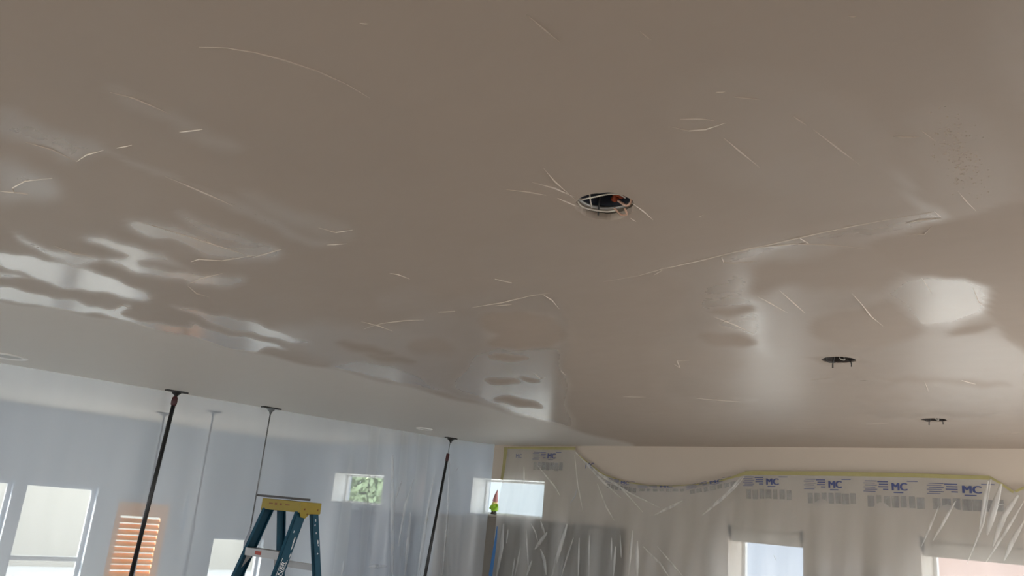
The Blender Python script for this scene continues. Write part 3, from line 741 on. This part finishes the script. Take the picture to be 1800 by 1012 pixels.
def film_print(px, py, w, h, slope):
    """MC logo about w x h pixels, text lines on its left, grey block print underneath"""
    p = on((px, py), 1, YF-0.012); s = (p-EYE).dot(F)/FPX
    u = (on((px+10, py+10*slope), 1, YF-0.012) - p).normalized()      # baseline direction on the wall
    up = Vector((0, 0, 1)); up = (up - u*up.dot(u)).normalized(); n_ = u.cross(up)
    rot = Matrix((u, up, n_)).transposed().to_quaternion()
    H = h*s*1.0; W = w*s*1.15
    size = H/0.70
    o = text_mesh('MC', size, M['print'], film, 'logo_print', p - u*(W*0.5) - up*(H*0.5), rot, (W/(size*1.40), 1, 1), fat=0.05*size)
    mb = MB()
    mb.obox(p - up*(H*0.78) - u*(W*0.05), u*W*0.32, up*H*0.07, n_*0.0003)
    for k in range(4):
        ln = W*(0.72, 0.62, 0.66, 0.36)[k]
        c = p - u*(W*0.72) + up*(H*(0.62-0.34*k)) - u*(ln*0.5)
        mb.obox(c, u*ln*0.5, up*H*0.075, n_*0.0003)
    mb.obox(p + u*W*0.9 + up*H*0.72, u*W*0.35, up*H*0.05, n_*0.0003)
    for k in range(6):
        mb.obox(p - u*(W*1.9) - u*W*0.12*(k % 2) + up*(H*(0.7-0.28*k)), u*W*0.42, up*H*0.04, n_*0.0003)
    o = mb.build('small_print', M['print'], film); o['kind'] = 'stuff'
    mb = MB()
    for k in range(7):
        mb.obox(p + n_*0.016 + u*W*(-1.9+k*0.55) - up*H*(1.95+0.15*random.random()), u*W*random.uniform(0.16, 0.26), up*H*0.75, n_*0.0003)
    o = mb.build('block_print', M['print_grey'], film); o['kind'] = 'stuff'
for (px, py, w_, h_, sl) in [(1357,846,20,11,.01),(1467,851,20,12,.015),(1580,855,22,13,.02),(1707,860,26,13,.03),(969,801,16,9,.02),(1258,846,22,5,-.2),(1170,855,22,3,.0),(1098,848,15,5,.15)]:
    film_print(px, py, w_, h_, sl)
for (px, py, ss) in [(910,801,7),(1034,818,10)]:
    p = on((px, py), 1, YF-0.012); s = (p-EYE).dot(F)/FPX
    text_mesh('MC', ss*s/0.7, M['print'], film, 'logo_print', p - Vector((ss*s*0.7, 0, ss*s*0.5)), Matrix.Rotation(math.radians(90), 3, 'X').to_quaternion())

# ------------------------------------------------------------------ spring poles
def pole(lab, head_px, foot_px, foot_y, style, group=None, head_w=0.11, axis=(0, 1, 0)):
    top = on(head_px, 2, CEIL)
    dirw = on(foot_px, 0, top.x) if style != 'pale' else Vector((top.x, top.y, 0))
    d0 = (top - dirw); d0.x = 0
    if style == 'pale': foot = Vector((top.x, top.y+0.02, 0))
    else:
        k = top.z/(top.z-dirw.z); foot = top + (dirw-top)*k
    ax = (top-foot).normalized()
    t = thing('spring_pole', lab, 'pole', group=group)
    dark = {'black': M['pole'], 'thin': M['pole'], 'red': M['pole'], 'pale': M['rod_far']}[style]
    mb = MB(); mb.obox((top.x, top.y, CEIL-0.007), (0.035, 0, 0), (0, head_w, 0), (0, 0, 0.007)); mb.build('head_plate', dark, t, bevel=0.004)
    mb = MB(); mb.lathe([(0.05, 0.0), (0.045, 0.012), (0.018, 0.035), (0.010, 0.06)], (top.x, top.y, CEIL-0.012), 14, (0, 0, -1))
    mb.build('swivel', {'black': M['pole'], 'thin': M['rod'], 'red': M['pole'], 'pale': M['rod_far']}[style], t, smooth=True)
    L_ = (top-foot).length
    P_ = lambda q: top - ax*q
    if style == 'black':
        mb = MB(); mb.lathe([(0.012, 0.05), (0.027, 0.07), (0.03, 0.11), (0.028, 0.14), (0.018, 0.15)], top, 12, -ax); mb.build('collar', M['collar'], t, smooth=True)
        mb = MB(); mb.tube([P_(0.14), P_(1.95)], 0.0205, 12); mb.build('inner_tube', M['pole'], t, smooth=True)
        mb = MB(); mb.lathe([(0.021, 1.90), (0.031, 1.915), (0.031, 2.02), (0.028, 2.03)], top, 12, -ax); mb.build('clamp', M['pole'], t, smooth=True)
        mb = MB(); mb.tube([P_(1.95), P_(L_-0.02)], 0.027, 12); mb.build('outer_tube', M['pole'], t, smooth=True)
    elif style == 'red':
        mb = MB(); mb.tube([P_(0.05), P_(0.26)], 0.006, 8); mb.build('inner_rod', M['rod'], t, smooth=True)
        mb = MB(); mb.lathe([(0.012, 0.21), (0.022, 0.215), (0.022, 0.30), (0.02, 0.31)], top, 12, -ax); mb.build('collar', M['collar'], t, smooth=True)
        mb = MB(); mb.tube([P_(0.26), P_(L_-0.02)], [0.017, 0.022], 12); mb.build('outer_tube', M['pole'], t, smooth=True)
    elif style == 'thin':
        mb = MB(); mb.tube([P_(0.05), P_(1.36)], 0.0075, 8); mb.build('inner_rod', M['rod'], t, smooth=True)
        mb = MB(); mb.lathe([(0.008, 1.28), (0.02, 1.34), (0.045, 1.42), (0.04, 1.55), (0.03, 1.6)], top, 12, -ax); mb.build('clamp', M['rod_pale'], t, smooth=True)
        mb = MB(); mb.tube([P_(1.4), P_(L_-0.02)], 0.024, 10); mb.build('outer_tube', M['rod_pale'], t, smooth=True)
    else:
        mb = MB(); mb.tube([P_(0.05), P_(1.3)], 0.012, 8); mb.build('inner_rod', M['rod_far'], t, smooth=True)
        mb = MB(); mb.tube([P_(1.25), P_(L_-0.02)], 0.024, 10); mb.build('outer_tube', M['rod_pale'], t, smooth=True)
    mb = MB(); mb.lathe([(0.03, 0.05), (0.05, 0.02), (0.05, 0.0)], foot, 14); mb.build('foot', M['pole'] if style != 'pale' else M['rod_far'], t, smooth=True)
    return t
pole('black spring pole with dark red collar, leftmost and thickest of the poles', (311, 687), (230, 1012), 0, 'black')
pole('thin grey-rod spring pole standing behind the blue stepladder', (477, 716), (441, 925), 0, 'thin')
pole('black pole with thin bright tip, right of the small high window', (793, 769), (747, 1012), 0, 'red', head_w=0.085)
pole('pale blurred pole behind the plastic, between the thick pole and ladder', (376, 722), None, 0, 'pale', head_w=0.09)
pole('pale blurred pole behind the plastic, half hidden by the thick black pole', (290, 725), None, 0, 'pale', head_w=0.09)

# ------------------------------------------------------------------ recessed lights and open ceiling holes
M['can'] = plain('dark_blue_can', (0.075, 0.09, 0.125), 0.45, 0.15, metal=0.3)
M['can_rim'] = plain('zinc_rim', (0.45, 0.45, 0.45), 0.4, 0.1, metal=0.5)
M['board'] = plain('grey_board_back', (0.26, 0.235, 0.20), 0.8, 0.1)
M['can_far'] = plain('brown_shaded_dirty_can', (0.06, 0.048, 0.042), 0.6, 0.3, 30)  # dirt plus the far holes' inner shade, both put into this dark brown
M['rust'] = plain('rust_red_connector', (0.42, 0.07, 0.02), 0.5, 0.15)
M['wire_w'] = plain('white_wire', (0.62, 0.58, 0.52), 0.5, 0.08)
M['wire_k'] = plain('black_wire', (0.02, 0.02, 0.02), 0.5)
M['wire_c'] = plain('peach_wire', (0.62, 0.40, 0.30), 0.5)
M['lens'] = plain('grey_lens', (0.42, 0.43, 0.42), 0.5, 0.05)
M['trimw'] = plain('white_trim', (0.80, 0.80, 0.79), 0.3, 0.03)
# directions on the ceiling: toward the right of the photo, and away from the camera
rt = Vector((R.x, R.y, 0)).normalized(); aw = Vector((-rt.y, rt.x, 0))
def hole_fit(lab, h, near):
    hx, hy, hr = h
    c = Vector((hx, hy, CEIL))
    t = thing('open_light_can', lab, 'light fixture')
    r = hr*(0.90 if near else 0.99); z0_ = 0.030 if near else 0.008
    if near:
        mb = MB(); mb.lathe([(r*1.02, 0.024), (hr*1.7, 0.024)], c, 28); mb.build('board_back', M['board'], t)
    mb = MB()
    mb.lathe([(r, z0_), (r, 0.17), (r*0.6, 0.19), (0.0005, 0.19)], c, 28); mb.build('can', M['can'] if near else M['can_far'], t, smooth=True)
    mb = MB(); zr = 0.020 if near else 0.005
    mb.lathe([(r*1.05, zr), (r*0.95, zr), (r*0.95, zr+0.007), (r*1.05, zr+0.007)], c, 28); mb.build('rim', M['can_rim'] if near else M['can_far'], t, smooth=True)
    def W(a, b, z): return c + rt*(a*hr) + aw*(b*hr) + Vector((0, 0, z))
    def wire(pts, r_, m, n_='wire'):
        q = smooth3(pts); mb = MB(); mb.tube(q, r_, 6); mb.build(n_, m, t, smooth=True)
    def smooth3(p):
        out = []
        for i in range(len(p)-1):
            a, b, c_, d_ = p[max(i-1, 0)], p[i], p[i+1], p[min(i+2, len(p)-1)]
            for tt in (0, .25, .5, .75):
                out.append(0.5*((2*b)+(c_-a)*tt+(2*a-5*b+4*c_-d_)*tt*tt+(3*b-a-3*c_+d_)*tt**3))
        return out+[p[-1]]
    if near:
        mb = MB(); mb.obox(W(-0.22, 0.25, 0.075), rt*0.058, aw*0.03+Vector((0, 0, 0.02)), Vector((0, 0, 0.02))-aw*0.01); mb.build('inner_box', M['can'], t, bevel=0.006)
        mb = MB(); mb.lathe([(0.006, 0), (0.017, 0.004), (0.019, 0.02), (0.012, 0.04), (0.006, 0.044)], W(0.42, 0.2, 0.035), 10, (0.2, 0.2, 1)); mb.build('wire_connector', M['rust'], t, smooth=True)
        mb = MB(); mb.lathe([(0.004, 0), (0.010, 0.004), (0.010, 0.03), (0.004, 0.034)], W(0.3, 0.45, 0.03), 8, (0.5, 0.1, 1)); mb.build('wire_connector', M['rust'], t, smooth=True)
        for k in range(4):
            a = 0.05+0.14*k
            wire([W(a, -0.1, 0.10), W(a-0.04, 0.0, 0.06), W(a+0.02, 0.12, 0.05), W(a+0.09, 0.1, 0.065), W(a+0.08, -0.05, 0.10)], 0.0028, M['wire_w'] if k < 2 else M['wire_c'])
        wire([W(-0.98, 0.0, 0.02), W(-0.8, -0.25, 0.004), W(-0.45, -0.62, 0.0), W(0.0, -0.85, 0.004), W(0.35, -0.75, 0.01), W(0.6, -0.45, 0.012)], 0.0022, M['wire_w'])
        wire([W(-0.95, 0.1, 0.01), W(-0.75, 0.35, 0.002), W(-0.35, 0.5, 0.0), W(0.1, 0.55, 0.0), W(0.4, 0.5, 0.004)], 0.0028, M['wire_w'])
        wire([W(0.35, 0.45, 0.01), W(0.6, 0.6, -0.004), W(0.8, 0.55, -0.004), W(0.7, 0.4, 0.01)], 0.003, M['wire_c'])
        wire([W(0.45, 0.3, 0.03), W(0.75, 0.2, 0.012), W(0.85, -0.1, 0.02), W(0.6, -0.4, 0.04)], 0.004, M['wire_c'])
        wire([W(-0.18, 0.35, 0.04), W(-0.17, 0.55, 0.0), W(-0.17, 0.6, -0.012)], 0.0028, M['wire_k'])
        wire([W(-0.6, -0.1, 0.05), W(-0.5, 0.2, 0.02), W(-0.42, 0.4, 0.004)], 0.0022, M['wire_w'])
    else:
        mb = MB(); mb.obox(W(-0.25, 0.3, 0.06), rt*0.03, aw*0.05, Vector((0, 0, 0.02))); mb.build('inner_box', M['lens'], t, bevel=0.004)
        wire([W(0.2, 0.3, 0.06), W(0.1, 0.0, 0.012), W(0.3, -0.2, 0.0), W(0.4, 0.1, 0.02)], 0.003, M['wire_w'])
        wire([W(-0.1, 0.3, 0.03), W(-0.05, 0.7, -0.005), W(-0.05, 0.75, -0.03)], 0.004, M['wire_k'])
        wire([W(0.7, 0.3, 0.01), W(0.93, 0.35, 0.0), W(0.97, 0.4, -0.022)], 0.003, M['wire_k'])
        wire([W(-0.7, 0.2, 0.015), W(-0.4, 0.6, -0.004), W(0.1, 0.7, 0.0)], 0.003, M['wire_k'])
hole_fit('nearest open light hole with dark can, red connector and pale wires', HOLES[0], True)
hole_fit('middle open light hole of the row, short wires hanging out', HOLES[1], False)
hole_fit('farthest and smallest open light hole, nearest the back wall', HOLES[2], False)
def downlight(lab, px, r):
    c = on(px, 2, CEIL)
    t = thing('recessed_light', lab, 'light fixture')
    mb = MB(); mb.lathe([(r, 0), (r, -0.006), (r*0.93, -0.012), (r*0.82, -0.010), (r*0.78, -0.002)], c, 32); mb.build('trim_ring', M['trimw'], t, smooth=True)
    mb = MB(); mb.lathe([(r*0.79, -0.003), (r*0.4, -0.001), (0.0005, -0.001)], c, 32); mb.build('lens', M['lens'], t, smooth=True)
downlight('recessed ceiling light with white trim at the left edge', (9, 625), 0.17)
downlight('small recessed ceiling light above the dust curtain, near the third pole', (746, 753), 0.10)

# ------------------------------------------------------------------ stepladder
M['fibre'] = plain('blue_fibreglass', (0.004, 0.055, 0.095), 0.6, 0.25, 9, spec=0.3)
M['cap'] = plain('yellow_ladder_cap', (0.24, 0.18, 0.005), 0.5, 0.12, 14)
M['alu'] = plain('aluminium_step', (0.30, 0.30, 0.30), 0.4, 0.1, metal=0.3)
M['splash'] = plain('plaster_splash', (0.55, 0.58, 0.60), 0.7, 0.1)
M['red_print'] = plain('red_label', (0.35, 0.06, 0.04), 0.6)
M['brown_print'] = plain('brown_print', (0.16, 0.06, 0.01), 0.6)
M['white_print'] = plain('white_print', (0.75, 0.76, 0.78), 0.5)
LD, LPHI, LZ, LW, LDD, LLF, LLR = 5.279, 4.968, 1.654, 0.295, 0.113, 0.354, 0.245
lb = at_depth((512, 895), LD); fr = Vector((math.cos(LPHI), math.sin(LPHI), 0)); si = Vector((-fr.y, fr.x, 0)); up = Vector((0, 0, 1))
lb.z = 0
lad = thing('stepladder', 'blue stepladder with yellow cap standing before the plastic curtain', 'ladder')
def LP(f_, s_, z_): return lb + fr*f_ + si*s_ + up*z_
FLARE = 0.045
def rail_pt(front, s, z):
    q = LZ - z
    return LP((1 if front else -1)*(LDD/2 + q*(LLF if front else LLR)), s*(LW/2+q*FLARE), z)
def rail(front, s):
    a, b = rail_pt(front, s, LZ+0.035), rail_pt(front, s, 0.02)
    ax = (a-b).normalized(); wdir = (fr - ax*fr.dot(ax)).normalized(); odir = ax.cross(wdir).normalized()
    if odir.dot(si)*s < 0: odir = -odir
    wd = 0.039 if front else 0.029; tk = 0.0035; fl = 0.013
    mb = MB(); c = (a+b)/2; hl = ax*((a-b).length/2)
    mb.obox(c + odir*(fl-tk), wdir*wd, hl, odir*tk)
    for k in (-1, 1): mb.obox(c + wdir*(k*(wd-tk)), wdir*tk, hl, odir*fl)
    r_ = mb.build('front_rail' if front else 'rear_rail', M['fibre'], lad, bevel=0.0015)
    mb = MB(); mb.obox(b + up*0.02, wdir*(wd+0.004), odir*(fl+0.006), up*0.022); mb.build('foot', M['pole'], r_)
    return r_, ax, wdir, odir
rails = {(f_, s): rail(f_, s) for f_ in (True, False) for s in (-1, 1)}
# cap: front face, top, sides with a lobe over each front rail
hw = LW/2 + 0.028; f0, f1 = -0.088, 0.092; zb, zt = LZ - 0.012, LZ + 0.055
mb = MB()
prof = [(f0, zb-0.004), (f0, zt), (f1, zt), (f1+0.008, zb+0.004), (f1-0.008, zb-0.028), (f1-0.05, zb-0.034), (f1-0.085, zb-0.006)]
for s in (-1, 1):
    mb.prism([LP(a, s*hw - s*0.004, z) for a, z in prof], si*(s*0.006))
mb.obox(LP((f0+f1)/2, 0, zt-0.004), fr*((f1-f0)/2), si*hw, up*0.005)
mb.obox(LP(f1+0.003, 0, (zb+zt)/2), fr*0.005, si*hw, up*((zt-zb)/2))
mb.obox(LP(f0, 0, (zb+zt)/2), fr*0.004, si*hw, up*((zt-zb)/2))
cap = mb.build('top_cap', M['cap'], lad, bevel=0.002)
near = max((-1, 1), key=lambda s: -((LP(0, s*hw, 1.7)-EYE).length))
for (a, z) in ((0.06, LZ+0.01), (0.03, LZ-0.02), (-0.06, LZ+0.01)): 
    mb = MB(); mb.lathe([(0.006, 0), (0.006, 0.002), (0.0005, 0.003)], LP(a, near*(hw+0.003), z), 8, si*near); mb.build('rivet', M['brown_print'], cap)
for k, (a, l) in enumerate(((-0.09, 0.035), (-0.045, 0.02), (0.0, 0.018), (0.06, 0.04))):
    mb = MB(); mb.obox(LP(f1+0.0085, -near*a*-1, LZ+0.028), fr*0.0004, si*l*0.5, up*(0.0035 if k in (0, 3) else 0.006)); mb.build('cap_print', M['brown_print'], cap)
# steps and braces
for k, z in enumerate((1.375, 1.075, 0.775, 0.475, 0.175)):
    q = LZ - z; half = LW/2 + q*FLARE - 0.012; ff = LDD/2 + q*LLF
    mb = MB()
    mb.obox(LP(ff, 0, z+0.022), fr*0.042, si*half, up*0.002)
    mb.obox(LP(ff+0.041, 0, z), fr*0.002, si*half, up*0.024); mb.obox(LP(ff-0.041, 0, z), fr*0.002, si*half, up*0.024)
    st = mb.build('step', M['alu'], lad)
    if k == 0:
        mb = MB(); mb.obox(LP(ff+0.0435, -near*0.03, z), fr*0.0004, si*0.028, up*0.011); mb.build('step_label', M['red_print'], st)
        for s in (-1, 1):
            mb = MB(); mb.prism([LP(ff+0.02, s*(half-0.002), z-0.02), LP(ff+0.02, s*(half-0.05), z-0.02), LP(ff+0.05, s*(half-0.002), z-0.10)], fr*0.004); mb.build('step_bracket', M['alu'], st)
for z in (1.30, 0.85, 0.40):
    q = LZ - z; half = LW/2 + q*FLARE - 0.004; ff = -(LDD/2 + q*LLR)
    mb = MB(); mb.obox(LP(ff-0.01, 0, z), fr*0.004, si*half, up*0.02); mb.obox(LP(ff, 0, z+0.02), fr*0.012, si*half, up*0.002); mb.build('rear_brace', M['alu'], lad)
# lettering along the near front rail, plaster splashes
r_, ax, wdir, odir = rails[(True, near)]
base = rail_pt(True, near, 1.33)
out = odir if odir.dot(EYE-base) > 0 else -odir
ux = ax; uy = out.cross(ux).normalized()
rot = Matrix((ux, uy, out)).transposed().to_quaternion()
org = base + out*0.0142 - ux*0.175 - uy*0.016
text_mesh('WERNER', 0.046, M['white_print'], r_, 'brand_lettering', org, rot, (1.02, 1, 1))
mb = MB()
for k in (-1, 1): mb.obox(base + out*0.014 - ux*0.08 + uy*(k*0.0225), ux*0.11, uy*0.0012, out*0.0004)
mb.build('label_border', M['white_print'], r_)
for key, spots in (((True, near), [(1.47, 0.018, 0.03, 0.006), (1.44, 0.022, 0.025, 0.005), (1.52, -0.01, 0.008, 0.004), (1.39, 0.03, 0.02, 0.003)]),
                   ((False, near), [(1.60, 0.0, 0.012, 0.004), (1.57, -0.008, 0.006, 0.005), (1.52, 0.0, 0.008, 0.003), (1.46, 0.012, 0.014, 0.005), (1.44, 0.014, 0.006, 0.004), (1.39, 0.002, 0.005, 0.006)])):
    r2, ax2, wd2, od2 = rails[key]
    for (z, o_, l, w_) in spots:
        c = rail_pt(key[0], near, z); ov = od2 if od2.dot(EYE-c) > 0 else -od2
        pts = []
        for k in range(7):
            a = 2*math.pi*k/7; pts.append(c + ov*0.0128 - wd2*o_ + ax2*(l*math.cos(a)*random.uniform(.7, 1.2)) + wd2*(w_*math.sin(a)*random.uniform(.7, 1.3)))
        mb = MB(); mb.prism(pts, ov*0.0012); mb.build('plaster_splash', M['splash'], r2)
# thin black plate lying on the cap
mb = MB()
e = (LP(0, -near, 0)-LP(0, 0, 0)).normalized()
pl = LP(0.02, -near*0.07, zt+0.009)
mb.prism([pl + e*0.21 + fr*0.03, pl + e*0.19 + fr*0.06, pl - e*0.17 + fr*0.09, pl - e*0.19 - fr*0.06, pl + e*0.19 - fr*0.06, pl + e*0.21 - fr*0.03], up*0.014)
o = mb.build('flat_plate', M['dark'], bevel=0.002)
tag(o, 'thin black plate lying on the yellow ladder cap, overhanging its left end', 'plate')
